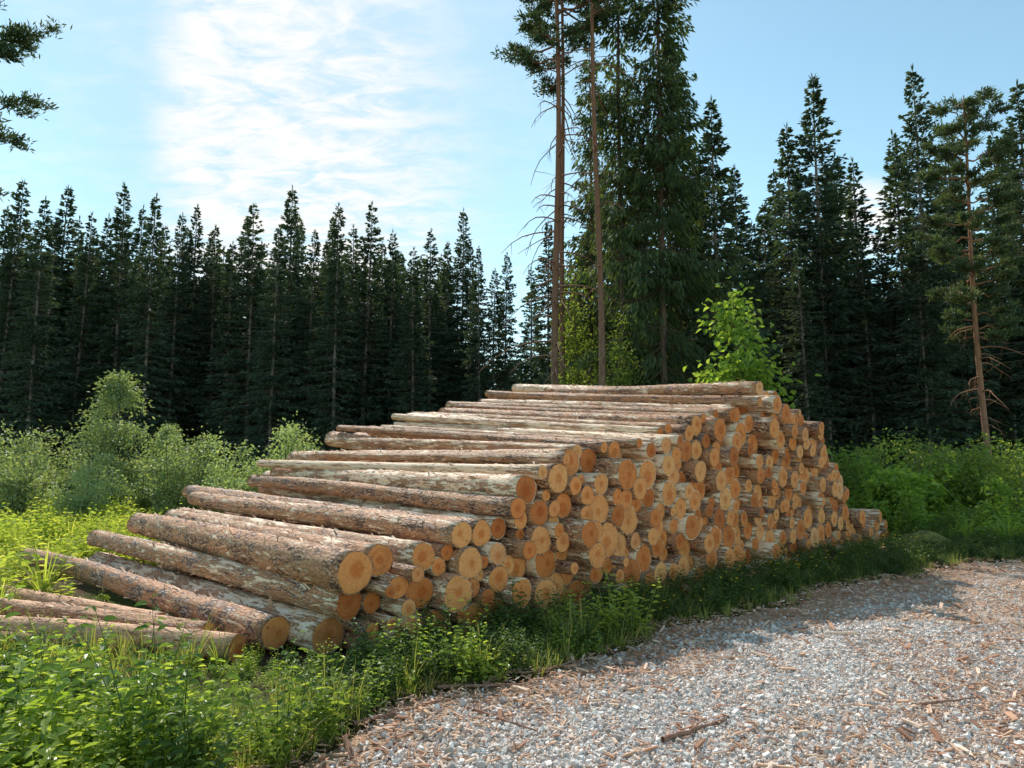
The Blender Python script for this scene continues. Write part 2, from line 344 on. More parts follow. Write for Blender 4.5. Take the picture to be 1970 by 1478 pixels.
# ---------------------------------------------------------------- spruce
def spruce(H,R,seed,fine=1.0,z0f=.10,dead=25,droopy=1.0,dens=1.0,big=1.0,tr_k=.0075,gap=.0,bl=(.8,1.0)):
    r=np.random.default_rng(seed)
    tr=Acc(); zs=np.linspace(0,H,12)
    lean=r.normal(0,.01,2)
    cx=lambda z:np.stack([lean[0]*z+.05*np.sin(z*.3),lean[1]*z,z],-1)
    rad=(tr_k*H)*(1-zs/H)**.8+.012; rad[0]*=1.25
    V,F=tube(cx(zs),rad,8); tr.add(V,F)
    z0=H*z0f
    for k in range(dead):
        z=r.uniform(.06*H,z0+.15*H); az=r.uniform(0,6.28); L=r.uniform(.5,1.6)
        s=np.linspace(0,1,4)
        p=cx(np.full(4,z))+np.stack([np.cos(az)*L*s,np.sin(az)*L*s,-.25*L*s**1.5],1)
        V,F=tube(p,.014*(1-s)+.004,3); tr.add(V,F)
    Ps=[];Ds=[];Ls=[];Ws=[]
    z=z0; 
    bulge=r.uniform(*bl)
    wav=r.uniform(0,6.28); wk=.72 if droopy>1.5 else 1.0
    while z<H-.15:
        t=(z-z0)/(H-z0)
        nb=max(3,int(r.integers(6,9)*dens)) if t<.9 else 5
        if r.random()<gap: z+=r.uniform(.3,.8)
        for b in range(nb):
            az=r.uniform(0,6.28); 
            lob=1+.22*math.sin(az*2+wav+z*.7)
            L=(R*min(1,(.6+1.5*t))*(1-t)**bulge)*r.uniform(.5,1.25)*lob+.10
            if t<.2 and r.random()<.35: continue
            slope=(.55*t-.40)*droopy if t<.75 else .1+.9*(t-.75)*2
            zz=z+r.uniform(-.15,.15)
            n=int((L*11+5)*fine)
            s=r.uniform(.05,1,n)**.8
            rr=s*L
            dz=slope*rr+ .22*L*s**3*(1-t)
            out=np.array([math.cos(az),math.sin(az),0]); tan=np.array([-out[1],out[0],0])
            sd=r.choice([-1,1],n)
            spread=(1.05-s)*(.36 if droopy<1.5 else .26)*min(L,2.0)
            c=cx(np.full(n,zz))
            P=c+out*rr[:,None]+tan*(sd*spread*r.uniform(0,1,n))[:,None]
            P[:,2]+=dz-.06*r.random(n)*L
            if droopy>1.5: P[:,2]-=r.random(n)**2*.5*(1-.6*t)
            hang=-.38*droopy*(1-t)-.08
            Dd=out*(.55+.5*s)[:,None]+tan*(sd*r.uniform(.1,.9,n))[:,None]
            if droopy>1.5: Dd*=.55; hang-=.3
            Dd[:,2]+=hang+r.normal(0,.28,n)+(.45*t if droopy<1.5 else .1*t)
            Ps.append(P);Ds.append(Dd)
            Ls.append(r.uniform(.24,.52,n)*big/fine**.5*(1-.45*t));Ws.append(r.uniform(.09,.18,n)*big*wk/fine**.5)
            if L>.6 and t<.97:
                q=np.linspace(0,1,4); 
                p=cx(np.full(4,zz))+out*(q*L)[:,None]; p[:,2]+=slope*q*L+.22*L*q**3*(1-t)
                V,F=tube(p,.02*(1-q)+.004,3); tr.add(V,F)
        z+=r.uniform(.22,.40)*(1-.35*t)
    P=np.concatenate(Ps);Dd=np.concatenate(Ds)
    V,F=kites(P,Dd,np.concatenate(Ls),np.concatenate(Ws),r,.12)
    top_=cx(np.array([H-.1]))+0; V2,F2=kites(np.repeat(top_,5,0),np.array([[0,0,1.]]*5)+r.normal(0,.15,(5,3)),.5,.06,r)
    V3=np.concatenate([V,V2]);F3=np.concatenate([F,F2+len(V)])
    tv,tf,_=tr.get()
    return (tv,tf),(V3,F3)
# ---------------------------------------------------------------- pine
def pine(H,R,seed,cb=.55,tr_r=.17,fine=1.0,dead=18,nb=34,lean=(0,0),needle=.2,dl=2.0):
    r=np.random.default_rng(seed)
    tr=Acc(); zs=np.linspace(0,H,16)
    cx=lambda z:np.stack([lean[0]*z+.10*np.sin(z*.25+seed),lean[1]*z+.08*np.sin(z*.3),z],-1)
    rad=tr_r*(1-.7*zs/H); rad[0]*=1.25; rad[-1]=.02
    V,F=tube(cx(zs),rad,10); tr.add(V,F)
    for k in range(dead):
        z=r.uniform(.18*H,cb*H+1); az=r.uniform(0,6.28); L=r.uniform(.4,dl)
        s=np.linspace(0,1,6)
        p=cx(np.full(6,z))+np.stack([np.cos(az)*L*s+.08*np.sin(s*7),np.sin(az)*L*s,.15*L*s-.55*L*s**2],1)
        V,F=tube(p,.026*(1-s)+.008,4); tr.add(V,F)
        for w_ in range(2):
            q=p[2+2*w_]; e=q+np.array([r.normal(0,.3),r.normal(0,.3),-.35]); V,F=tube(np.array([q,(q+e)/2+[0,0,.03],e]),[.012,.009,.005],3); tr.add(V,F)
    Ps=[];Ds=[]
    for b in range(nb):
        t=(b+r.random())/nb; z=H*(cb+(1-cb)*t*.98); az=b*2.4+r.normal(0,.5)
        L=R*(.45+.9*t)*(1-t)**.55*1.25*r.uniform(.55,1.15)+.3
        s=np.linspace(0,1,7)
        up=-.15+.75*t
        p=cx(np.full(7,z))+np.stack([np.cos(az)*L*s,np.sin(az)*L*s,up*L*s*.6-.15*L*s+.3*L*s**2.2],1)
        p[1:-1]+=r.normal(0,.06,(5,3))
        V,F=tube(p,.045*(1-s)*L/R+.012,5); tr.add(V,F)
        ns=int(4+L*4)
        for k in range(ns):
            q=r.uniform(.3,1.0); i=q*6; i0=min(5,int(i)); base=p[i0]+(p[i0+1]-p[i0])*(i-i0)
            ta=az+r.choice([-1,1])*r.uniform(.3,1.2); tl=r.uniform(.25,.75)*(1.2-q*.4)
            e=base+np.array([math.cos(ta)*tl,math.sin(ta)*tl,r.uniform(-.05,.35)*tl])
            V,F=tube(np.array([base,(base+e)/2+[0,0,-.03],e]),[.014,.01,.006],3); tr.add(V,F)
            n=int(46*fine)
            f=r.uniform(.35,1.1,n)[:,None]
            c=base+(e-base)*f+r.normal(0,.085,(n,3))*np.array([1,1,.6])
            dd=nrm(e-base)*.5+r.normal(0,.55,(n,3)); dd[:,2]+=.3
            Ps.append(c);Ds.append(dd)
    P=np.concatenate(Ps);Dd=np.concatenate(Ds);n=len(P)
    V,F=kites(P,Dd,r.uniform(.6,1.15,n)*needle,r.uniform(.18,.30,n)*needle,r)
    tv,tf,_=tr.get(); return (tv,tf),(V,F)
# ---------------------------------------------------------------- broadleaf shrub / tree
def broad(H,R,seed,nst=5,nleaf=4000,ll=.09,shape='bush',trunk=None,clumps=45,leafw=.55,lo=.12,wild=False):
    r=np.random.default_rng(seed); tr=Acc(); C=[]
    if shape=='tree':
        zs=np.linspace(0,H,10); cx=np.stack([.12*np.sin(zs*.6+seed),.1*np.sin(zs*.5),zs],1)
        V,F=tube(cx,(trunk or .03)*(1-.9*zs/H)+.005,7); tr.add(V,F)
        for k in range(clumps):
            t=r.uniform(lo,1)**.9; z=H*t; az=r.uniform(0,6.28)
            L=R*(1.15*(1-t)**(.95 if wild else .7))*(r.uniform(.15,1.3) if wild else r.uniform(.35,1.0))+.05
            b=np.array([np.interp(z,zs,cx[:,0]),np.interp(z,zs,cx[:,1]),z*.92])
            e=b+np.array([math.cos(az)*L,math.sin(az)*L,(.8 if wild else .5)*L])
            V,F=tube(np.array([b,(b+e)/2+[0,0,.05*L],e]),[.012,.008,.003],4); tr.add(V,F)
            sg=.08+.09*r.random() if wild else .16+.14*R*r.random()
            C.append((e,sg)); 
            if L>.5: C.append(((b+e)/2,sg if wild else .14+.1*R))
            if wild: C.append((b*.25+e*.75+r.normal(0,.08,3),sg))
    else:
        for k in range(nst):
            az=r.uniform(0,6.28); o=R*.9*math.sqrt(r.random()); h=H*r.uniform(.55,1.0)*(1-.35*(o/R)**2)
            s=np.linspace(0,1,6)
            b0=np.array([math.cos(az)*o*.35,math.sin(az)*o*.35,0])
            p=b0+np.stack([math.cos(az)*o*.65*s,math.sin(az)*o*.65*s,h*s],1); p[1:]+=r.normal(0,.05,(5,3))
            V,F=tube(p,.018*(1-s)+.004,4); tr.add(V,F)
            for j in range(max(3,clumps//nst)):
                q=r.uniform(.18,1); i=q*5;i0=min(4,int(i)); base=p[i0]+(p[i0+1]-p[i0])*(i-i0)
                e=base+r.normal(0,1,3)*np.array([.26,.26,.16])*(1.25-q*.7)*max(.6,R)
                V,F=tube(np.array([base,(base+e)/2,e]),[.007,.005,.002],3); tr.add(V,F)
                C.append((e,.09+.12*r.random()))
    C_=np.array([c for c,_ in C]); S_=np.array([s for _,s in C])
    idx=r.integers(0,len(C_),nleaf)
    P=C_[idx]+r.normal(0,1,(nleaf,3))*S_[idx][:,None]*np.array([1,1,.8])
    P[:,2]=np.maximum(P[:,2],.05)
    Dd=nrm(P-C_[idx])+r.normal(0,.6,(nleaf,3)); Dd[:,2]+=-.1
    if ll>.12: V,F=leaves(P,Dd,r.normal(0,.5,(nleaf,3))+np.array([0,0,1.]),r.uniform(.6,1.2,nleaf)*ll,r.uniform(.8,1.1,nleaf)*ll*leafw*1.5)
    else: V,F=kites(P,Dd,r.uniform(.6,1.25,nleaf)*ll,r.uniform(.7,1.1,nleaf)*ll*leafw,r,.1)
    tv,tf,_=tr.get(); return (tv,tf),(V,F)
def plant_kind(parts,m1,m2,n1='trunk',n2='crown'):
    (a,b),(c,d)=parts
    return (mk_mesh(n1,a,b,[M[m1]],smooth=True),mk_mesh(n2,c,d,[M[m2]]),n1,n2)
def put(kind,name,x,y,s=1.0,rot=None,label='',cat='tree',group=None,sz=None):
    e=bpy.data.objects.new(name,None); link(e); e.empty_display_size=.3
    e.location=(x,y,float(gh(x,y))-.03); e.rotation_euler=(0,0,random.uniform(0,6.28) if rot is None else rot)
    e.scale=(s,s,sz if sz else s)
    e["label"]=label; e["category"]=cat
    if group: e["group"]=group
    for me,nm in ((kind[0],kind[2]),(kind[1],kind[3])):
        c=bpy.data.objects.new(nm,me); link(c); c.parent=e
    return e
SH=[20.,20.,21.,19.,20.,20.,20.]
SP=[plant_kind(spruce(SH[i],[2.9,2.4,3.1,2.7,2.3,2.5,2.3][i],100+i,1.0,[.06,.08,.1,.12,.14,.24,.3][i],[20,20,20,20,20,50,50][i],[1,.8,1.1,.9,1.2,1.1,1.2][i],1.05 if i<5 else .9,1.02),'spruce_trunk','spruce') for i in range(7)]
LAB_S='tall dark green spruce standing at the forest edge'
GS='spruces along the forest edge'
left=[(10,400),(50,357),(90,385),(125,365),(170,410),(210,415),(250,355),(300,375),(345,410),(385,400),(425,440),(470,425),(497,402),(565,367),(600,450),(635,425),(655,395),(708,388),(755,445),(800,480),(830,443),(890,410),(925,480),(968,492),(-40,380),(-110,400),(535,440),(860,470),(28,430),(150,420),(230,430),(275,400),(365,440),(680,440),(735,470),(70,440),(108,430),(190,450),(325,440),(405,460),(450,470),(515,470),(580,420),(620,470),(775,490),(845,500),(908,470),(945,520)]
def brg(px,py):
    yc=(739-py)/1313; yf=.9935-yc*.1142
    return (px-985)/1313/yf,(.1142+yc*.9935)/yf
for k,(px,py) in enumerate(left):
    a,b=brg(px,py); y=44+7*random.random()+ (2 if k%3==0 else 0)+(3 if k>27 else 0); h=1.6+b*y; v=(k*3+k//4)%6
    s=h/SH[v]; put(SP[v],'spruce_tree',a*y,y,s*random.uniform(.8,1.02),label=LAB_S,cat='spruce',group=GS,sz=s)
right=[(1050,430,40),(1128,362,38),(1020,520,44),(1365,190,27),(1405,330,30),(1510,250,37),(1555,158,36),(1632,310,38),(1745,140,34),(1815,250,36),(1965,165,34),(1590,330,40),(1930,300,38),(1470,400,40),(1690,430,41),(1780,330,40),(1870,400,42),(2030,250,34),(1330,260,34),(1240,330,36),(1850,420,36),(1540,480,33),(1700,520,36),(1720,260,37),(1490,330,41),(1445,430,37),(1575,420,35),(1660,440,35),(1900,260,40),(1995,300,36),(1610,300,42),(1840,330,39),(1760,440,33)]
for k,(px,py,y) in enumerate(right):
    a,b=brg(px,py); h=1.6+b*y; v=[5,2,4,0,0,6,3][k%7]; s=h/SH[v]
    put(SP[v],'spruce_tree',a*y,y,s*random.uniform(.9,1.15),label=LAB_S,cat='spruce',group=GS,sz=s)
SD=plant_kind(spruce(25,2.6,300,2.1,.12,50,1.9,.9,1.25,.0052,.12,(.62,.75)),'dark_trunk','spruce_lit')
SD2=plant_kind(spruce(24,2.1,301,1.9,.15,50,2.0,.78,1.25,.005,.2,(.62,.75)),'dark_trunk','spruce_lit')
for (x,y,kd,s) in [(5.45,24.5,SD,1.0),(4.1,25.5,SD2,1.03),(6.9,28,SD,.82),(3.5,30,SD2,.9),(5.0,29,SD2,.8)]:
    put(kd,'spruce_tree',x,y,s,label='very tall slender spruce with drooping ragged branches',cat='spruce')
P1=plant_kind(pine(26,2.5,400,.62,.15,1.0,56,32,needle=.24,dl=2.8),'pine_trunk','pine')
P2=plant_kind(pine(26,2.0,402,.68,.13,1.0,16,22,(.006,0),needle=.24),'pine_trunk','pine')
put(P1,'pine_tree',1.62,24,1,1.0,label='tall pine with bare reddish trunk and dead twigs',cat='pine')
put(P2,'pine_tree',2.12,26.5,1,3.0,label='tall thin pine with bare reddish trunk',cat='pine')
put(P2,'pine_tree',2.95,23,.98,5.0,label='tall thin pine with bare reddish trunk',cat='pine')
P3=plant_kind(pine(16.2,1.6,405,.38,.13,1.4,22,46,(-.001,0),needle=.22),'pine_trunk_red','pine_warm')
put(P3,'pine_tree',18.1,26,1,0,label='slim pine with slender reddish trunk and green crown',cat='pine')
P4=plant_kind(pine(13.8,3.4,407,.56,.18,2.6,6,38,needle=.16),'pine_trunk','pine')
put(P4,'pine_tree',-13.6,13.6,1,.6,label='pine whose ragged branches reach into the clearing',cat='pine')
# young broadleaf trees and shrubs
B1=plant_kind(broad(10,1.2,500,nleaf=2600,ll=.13,shape='tree',trunk=.06,clumps=60,lo=.2),'twig','birch')
for x,y,s in [(2.6,26.5,1.0),(3.75,23.6,.72),(6.4,26.5,.6)]:
    put(B1,'birch_tree',x,y,s,label='slender young birch with light green leaves among pines',cat='birch')
MP=plant_kind(broad(6.2,1.15,510,nleaf=1500,ll=.18,shape='tree',trunk=.045,clumps=46,lo=.3),'twig','maple')
put(MP,'maple_tree',5.75,17,1,label='young maple with large bright green leaves',cat='maple')
YB=plant_kind(broad(4.1,1.15,524,nleaf=6500,ll=.10,shape='tree',trunk=.035,clumps=60,wild=True),'twig','willow')
put(YB,'young_birch_tree',-10.5,18.2,1.02,label='young conical birch with fresh light green leaves',cat='birch')
put(YB,'young_birch_tree',-9.7,19.5,.7,label='young conical birch with fresh light green leaves',cat='birch')
SW=[plant_kind(broad(2.5,1.2,530+i,nst=10,nleaf=5200,ll=.095,clumps=64),'twig','willow','stem','foliage') for i in range(3)]
SG=[plant_kind(broad(2.2,1.0,540+i,nst=7,nleaf=2000,ll=.14,clumps=42),'twig','maple','stem','foliage') for i in range(3)]
SDk=[plant_kind(broad(2.2,1.1,550+i,nst=8,nleaf=3000,ll=.10,clumps=50),'twig','birch','stem','foliage') for i in range(2)]
for k,(px,top_,y) in enumerate([(30,812,17),(-60,800,18),(75,850,20),(130,850,21),(300,845,19),(360,830,17.5),(420,835,18),(475,845,17),(540,812,17.5),(600,865,19),(660,865,21),(215,870,17),(150,890,15.5)]):
    a,b=brg(px,top_); h=max(.9,1.6+b*y); s=h/2.35
    put(SW[k%3],'willow_shrub',a*y,y,s*.95,label='bushy grey-green willow shrub in the clearing',cat='shrub',group='willow shrubs in the clearing',sz=s)
for k,(px,top_,y) in enumerate([(1705,825,16),(1660,920,15.5),(1935,920,15),(1270,740,19),(1340,720,18.5),(1410,715,19),(1480,735,18),(1520,800,17),(1750,940,14.5),(1770,840,17)]):
    a,b=brg(px,top_); h=max(.6,1.6+b*y); s=h/2.2
    put(SG[k%3],'green_shrub',a*y,y,min(s*1.0,1.2),label='leafy bright green shrub beside the log pile',cat='shrub',group='leafy shrubs around the log pile',sz=s)
for k,(px,top_,y) in enumerate([(1850,820,17),(1790,870,17.5),(1610,870,18),(1900,880,17),(1960,850,17.5),(1570,840,20),(1700,810,21),(1400,760,19),(1850,960,15),(1820,840,20),(1930,830,21)]):
    a,b=brg(px,top_); h=max(.6,1.6+b*y); s=h/2.1
    put(SDk[k%2],'green_shrub',a*y,y,min(s*1.15,1.5),label='dense dark green shrub at the edge of the wood',cat='shrub',group='leafy shrubs around the log pile',sz=s)
# ---------------------------------------------------------------- far wood (one mass)
def merge(tmpl,pl):
    VS=[];FS=[];n=0
    pl=np.asarray(pl,float)
    for k,t in enumerate(tmpl):
        q=pl[pl[:,0]==k]
        if len(q)==0: continue
        V,F=t[0],t[1]; m=len(q); c=np.cos(q[:,4])[:,None]; s=np.sin(q[:,4])[:,None]
        X=V[None,:,0]*q[:,5,None]; Y=V[None,:,1]*q[:,5,None]; Z=V[None,:,2]*q[:,6,None]
        X2=X*c-Y*s+Z*q[:,7,None]; Y2=X*s+Y*c+Z*q[:,8,None]
        VV=np.stack([X2+q[:,1,None],Y2+q[:,2,None],Z+q[:,3,None]],-1).reshape(-1,3)
        FF=(F[None]+ (np.arange(m)*len(V))[:,None,None]).reshape(-1,4)
        VS.append(VV);FS.append(FF+n);n+=len(VV)
    return np.concatenate(VS),np.concatenate(FS)
lo=[]; 
for i in range(3):
    (tv,tf),(cv,cf)=spruce(20,3.1,700+i,.30,.03,0,1.0,.85,1.15,bl=(.7,.85))
    lo.append((np.concatenate([cv,tv]),np.concatenate([cf,tf+len(cv)])))
pl=[]
NB=200
for k in range(NB):
    row=k//90; a=-.88+1.78*((k%90)+random.random())/90; 
    y=random.uniform(54,60)+row*7
    lim=.32 if a<-.1 else (.17 if a<.07 else .29)
    if a>.35: y=random.uniform(45,50)+row*6
    h=1.6+random.uniform(lim*.75,lim)*y
    pl.append((k%3,a*y,y,0,random.uniform(0,6.28),h/20*1.25,h/20,0,0))
V,F=merge(lo,pl)
top('distant_forest',mk_mesh('distant_forest',V,F,[M['spruce']]),kind='stuff',label='dense dark spruce forest behind the clearing',cat='forest')
# ---------------------------------------------------------------- logs
R0=.13; L0=5.8
def log_variant(seed):
    r=np.random.default_rng(seed); seg=28; ny=42
    ph=r.uniform(0,6.28,4); am=r.uniform(.01,.045,4); bow=r.normal(0,.022,2); b2=r.normal(0,.012)
    tap=r.uniform(.06,.2)
    th=np.linspace(0,2*np.pi,seg,endpoint=False); yy=np.linspace(0,1,ny)
    knots=[(r.uniform(.05,1),r.uniform(0,6.28),r.uniform(.006,.018)) for _ in range(14)]
    def rad(t,y):
        q=1+am[0]*np.cos(2*t+ph[0])+am[1]*np.cos(3*t+ph[1]+y*2)+am[2]*np.cos(5*t+ph[2]+y*5)*.6+.02*np.sin(y*23+ph[3])
        q=q*(1-tap*y)+.06*np.exp(-y*18)
        rr=R0*q
        for ky,kt,ka in knots:
            dt=np.angle(np.exp(1j*(t-kt)))
            rr=rr+ka*np.exp(-((y-ky)*L0/.05)**2-(dt/.25)**2)
        return rr
    def cen(y): return bow[0]*np.sin(np.pi*y)+b2*np.sin(2*np.pi*y), bow[1]*np.sin(np.pi*y)
    T,Y=np.meshgrid(th,yy); Rr=rad(T,Y)+r.normal(0,.0022,T.shape)
    cx,cz=cen(Y)
    V=np.stack([cx+Rr*np.cos(T),Y*L0,cz+Rr*np.sin(T)],-1).reshape(-1,3).tolist()
    Fc=[];mi=[];sm=[]
    for j in range(ny-1):
        for i in range(seg):
            i2=(i+1)%seg; Fc.append((j*seg+i,(j+1)*seg+i,(j+1)*seg+i2,j*seg+i2)); mi.append(0);sm.append(True)
    n=len(V)
    for i in range(seg):
        q=Rr[0,i]*.92; V.append((q*math.cos(th[i]),.0,q*math.sin(th[i])))
    for i in range(seg):
        i2=(i+1)%seg; Fc.append((i,i2,n+i2,n+i)); mi.append(0); sm.append(False)
    Fc.append(tuple((ny-1)*seg+i for i in range(seg))); mi.append(2); sm.append(False)
    for k in range(320):
        y=r.uniform(.01,.98); t=r.uniform(0,6.28); ln=r.uniform(.02,.15)/L0; w=r.uniform(.05,.25)*.7; lift=r.uniform(.004,.034)
        def sp(y_,t_,l_):
            q=float(rad(np.array(t_),np.array(y_)))+l_; a,b=cen(y_); return (a+q*math.cos(t_),y_*L0,b+q*math.sin(t_))
        n=len(V); sk=r.normal(0,.15)
        V+= [sp(y,t-w/2,.0),sp(y,t+w/2,.001),sp(y+ln,t+w/2*r.uniform(.2,1)+sk,lift),sp(y+ln*r.uniform(.5,1),t-w/2*r.uniform(.2,1)+sk,lift*r.uniform(.3,1.4))]
        Fc.append((n,n+1,n+2,n+3)); mi.append(1); sm.append(False)
    me=bpy.data.meshes.new('log'); me.from_pydata(V,[],Fc)
    for m in ('bark','flake','end'): me.materials.append(M[m])
    me.polygons.foreach_set('material_index',mi); me.polygons.foreach_set('use_smooth',sm); me.update()
    V2=[(0,-.006,0)];F2=[]
    for f in (.25,.5,.75,.93):
        for i in range(seg):
            q=Rr[0,i]*f; x=q*math.cos(th[i]); z=q*math.sin(th[i]); V2.append((x,-.006+(0.003 if f==.93 else 0),z))
    for i in range(seg): F2.append((0,1+i,1+(i+1)%seg))
    for k in range(3):
        for i in range(seg):
            i2=(i+1)%seg; a=1+k*seg; F2.append((a+i,a+seg+i,a+seg+i2,a+i2))
    m2=bpy.data.meshes.new('cut_end'); m2.from_pydata(V2,[],F2); m2.materials.append(M['end']); m2.update()
    for mm,vv in ((me,V),(m2,V2)):
        mm.attributes.new('lco','FLOAT_VECTOR','POINT').data.foreach_set('vector',np.array(vv,dtype=np.float32).ravel())
    return me,m2
LV=[log_variant(900+i) for i in range(14)]
def arrs(me,moff):
    nv=len(me.vertices);nl=len(me.loops);npn=len(me.polygons)
    V=np.empty(nv*3,np.float32);me.vertices.foreach_get('co',V)
    L=np.empty(nl,np.int32);me.loops.foreach_get('vertex_index',L)
    S=np.empty(npn,np.int32);me.polygons.foreach_get('loop_start',S)
    MI=np.empty(npn,np.int32);me.polygons.foreach_get('material_index',MI)
    return V.reshape(-1,3),L,S,MI+moff
nlog=0; HEAP=[]
def log_frame(P,Q,r):
    d=Q-P; L=d.length
    q=d.to_track_quat('Y','Z')@Quaternion((0,1,0),random.uniform(0,6.28))
    k=r/R0; return q,(k,L/L0,k)
def add_log(P,Q,r,label,group='logs stacked in the roadside pile',mat=None,heap=False):
    global nlog
    P=Vector(P);Q=Vector(Q); v=LV[nlog%14] if nlog%3 else LV[random.randrange(14)]
    q,s=log_frame(P,Q,r)
    nlog+=1
    if heap:
        HEAP.append((v,Matrix.LocRotScale(P,q,Vector(s)),random.random())); return
    o=bpy.data.objects.new('log',v[0]); link(o)
    o.location=P; o.rotation_mode='QUATERNION'; o.rotation_quaternion=q; o.scale=s
    o["label"]=label;o["category"]="log";o["group"]=group
    if mat: o.material_slots[0].link='OBJECT'; o.material_slots[0].material=M[mat]
    c=bpy.data.objects.new('cut_end',v[1]); link(c); c.parent=o
    return o
LB='pine log with patchy bark and pale sawn end'
LP='long pine log with peeling bark atop the pile'
LT='thick pine log with dark bark in the stack'
LTn='thin pine log wedged between thicker logs'
for p,q,r in HAND: add_log(p,q,r,LP)
for p,q,r in LYING: add_log(p,q,r,'reddish peeled log lying among weeds beside pile',mat='stripped')
cir=[(-.80,.2,.13),(-.497,.17,.15),(-.42,.43,.12),(-.457,.71,.158),(-.177,.78,.125)]
seeds=[
(-.01,-.02,.17,.165,5.6,0,0),(.33,.12,.16,.155,5.6,0,0),(.13,.06,.50,.135,5.6,0,.01),(-.22,.26,.43,.085,5.4,0,.01),
(.43,-.08,.47,.155,5.6,0,.01),(.947,.03,.17,.165,5.6,0,0),(.18,.09,.79,.12,5.8,.03,.01),(.627,-.01,.70,.14,5.7,0,.01),
(.55,.02,.955,.12,5.9,.06,.02),(.85,.1,.94,.125,6.2,.10,.035),(1.08,.12,.97,.10,6.0,.03,.02),(1.32,-.02,1.34,.14,5.6,0,.015),
(1.80,0,1.44,.145,5.9,0,.01),(2.10,.1,1.60,.145,6.2,.03,.01),(1.54,.02,1.1,.13,5.6,0,.02),(1.31,.05,1.04,.09,5.8,.02,.02),(2.55,-.03,.76,.185,5.5,0,.01)]
for s in seeds: cir.append((s[0],s[2],s[3]))
def dirv(da,tilt):
    c,s=math.cos(da),math.sin(da); return (W[0]*c-W[1]*s, W[0]*s+W[1]*c, tilt)
def pile_log(u,w,z,r,L,da,tilt,label,heap=False):
    p=uw(u,w); d=dirv(da,tilt); add_log((p[0],p[1],z),(p[0]+d[0]*L,p[1]+d[1]*L,z+d[2]*L),r,label,heap=heap)
for s in seeds: pile_log(*s,LP if s[2]>.9 else LT)
PU=[-.6,-.3,.17,.95,1.25,2.13,3.56,4.2,5.5,6.0,6.8,7.25,8.1,8.6,9.15,9.38,9.46,10.9,11.25]
PZ=[.3,.55,.85,1.0,1.4,1.74,1.88,2.10,2.36,2.52,2.70,2.46,2.25,2.05,1.62,1.4,.62,.62,.3]
def packfill(circ,maxn):
    C=[tuple(c) for c in circ]; new=[]; fails=0
    while fails<40 and len(new)<maxn:
        arr=np.array(C)
        r=float(np.clip(random.gauss(.106,.030),.06,.168)) if fails<12 else random.uniform(.045,.075)
        cand=[np.stack([np.linspace(-.3,11.1,115),np.full(115,r)],1)]
        dz=arr[:,1]-r; rs=arr[:,2]+r; ok=rs>np.abs(dz)
        h=np.sqrt(np.maximum(rs[ok]**2-dz[ok]**2,0))
        for sg in (-1,1): cand.append(np.stack([arr[ok,0]+sg*h,np.full(ok.sum(),r)],1))
        du=arr[:,None,0]-arr[None,:,0]; dzz=arr[:,None,1]-arr[None,:,1]; dd=np.sqrt(du**2+dzz**2)
        I,J=np.where((dd>1e-6)&(dd<(rs[:,None]+rs[None,:])))
        a=arr[I];b=arr[J]; d=dd[I,J]; ra=rs[I]; rb=rs[J]
        x=(ra**2-rb**2+d**2)/(2*d); y2=ra**2-x**2; k=y2>=0
        a=a[k];b=b[k];d=d[k];x=x[k];y=np.sqrt(y2[k]); ex=(b[:,:2]-a[:,:2])/d[:,None]; ey=np.stack([-ex[:,1],ex[:,0]],1)
        cand.append(a[:,:2]+ex*x[:,None]+ey*y[:,None])
        c=np.concatenate(cand)
        c=c[(c[:,1]>=r-.001)&(c[:,1]+r<=np.interp(c[:,0],PU,PZ)+.03)&(c[:,0]>-.4)&(c[:,0]<11.15)]
        if len(c)==0: fails+=1; continue
        D2=np.sqrt((c[:,None,0]-arr[None,:,0])**2+(c[:,None,1]-arr[None,:,1])**2)
        good=(D2>=rs[None,:]-.003).all(1); c=c[good]
        if len(c)==0: fails+=1; continue
        i=np.argmin(c[:,1]+np.random.RandomState(len(C)).rand(len(c))*.04)
        C.append((c[i,0],c[i,1],r)); new.append((c[i,0],c[i,1],r)); 
        if fails<12: fails=0
    return new
fill=packfill(cir,540)
def appar(t):
    p=uw(t[0]); return t[2]/math.hypot(p[0],p[1])+(.02 if t[1]+t[2]>np.interp(t[0],PU,PZ)-.2 else 0)
order=sorted(range(len(fill)),key=lambda i:-appar(fill[i])); keep=set(order[:262])
for i,(u,z,r) in enumerate(fill):
    toph=z+r>np.interp(u,PU,PZ)-.2
    w=random.uniform(-.12,.14) if u>1 else random.uniform(-.05,.1)
    q=random.random()
    if q<.12: w-=.12
    elif q>.9: w+=.15
    if u>9.5: w+=.15
    tilt=(.036*z if u>2.5 else .012*z)
    lab=LP if toph else (LT if r>.15 else (LTn if r<.09 else LB))
    if toph and u>1: da=random.gauss(.012,.028); tl=tilt+random.gauss(.006,.007); z+=.015; w+=random.uniform(-.1,.25)
    else: da=random.gauss(0,.008); tl=tilt+random.gauss(0,.002)
    pile_log(u,w,z,r*random.uniform(.97,1.02),random.uniform(4.9,6.0),da,tl,lab,heap=(i not in keep))
tp=max(z+r for (u,z,r) in fill if abs(u-6.1)<.42)
p=uw(5.95,-.12); add_log((p[0],p[1],tp+.10),(p[0]-2.9,p[1]+3.6,tp*1.15+.05),.10,'pale peeled log resting askew on pile crest')
for (u0,u1,n,z,r) in [(3.6,8.6,.26,.09,.10),(8.2,11.6,.42,.08,.08)]:
    a=uw(u0,-n);b=uw(u1,-n-.1); add_log((b[0],b[1],z),(a[0],a[1],z),r,'low bearer log lying along foot of stack',mat='stripped')
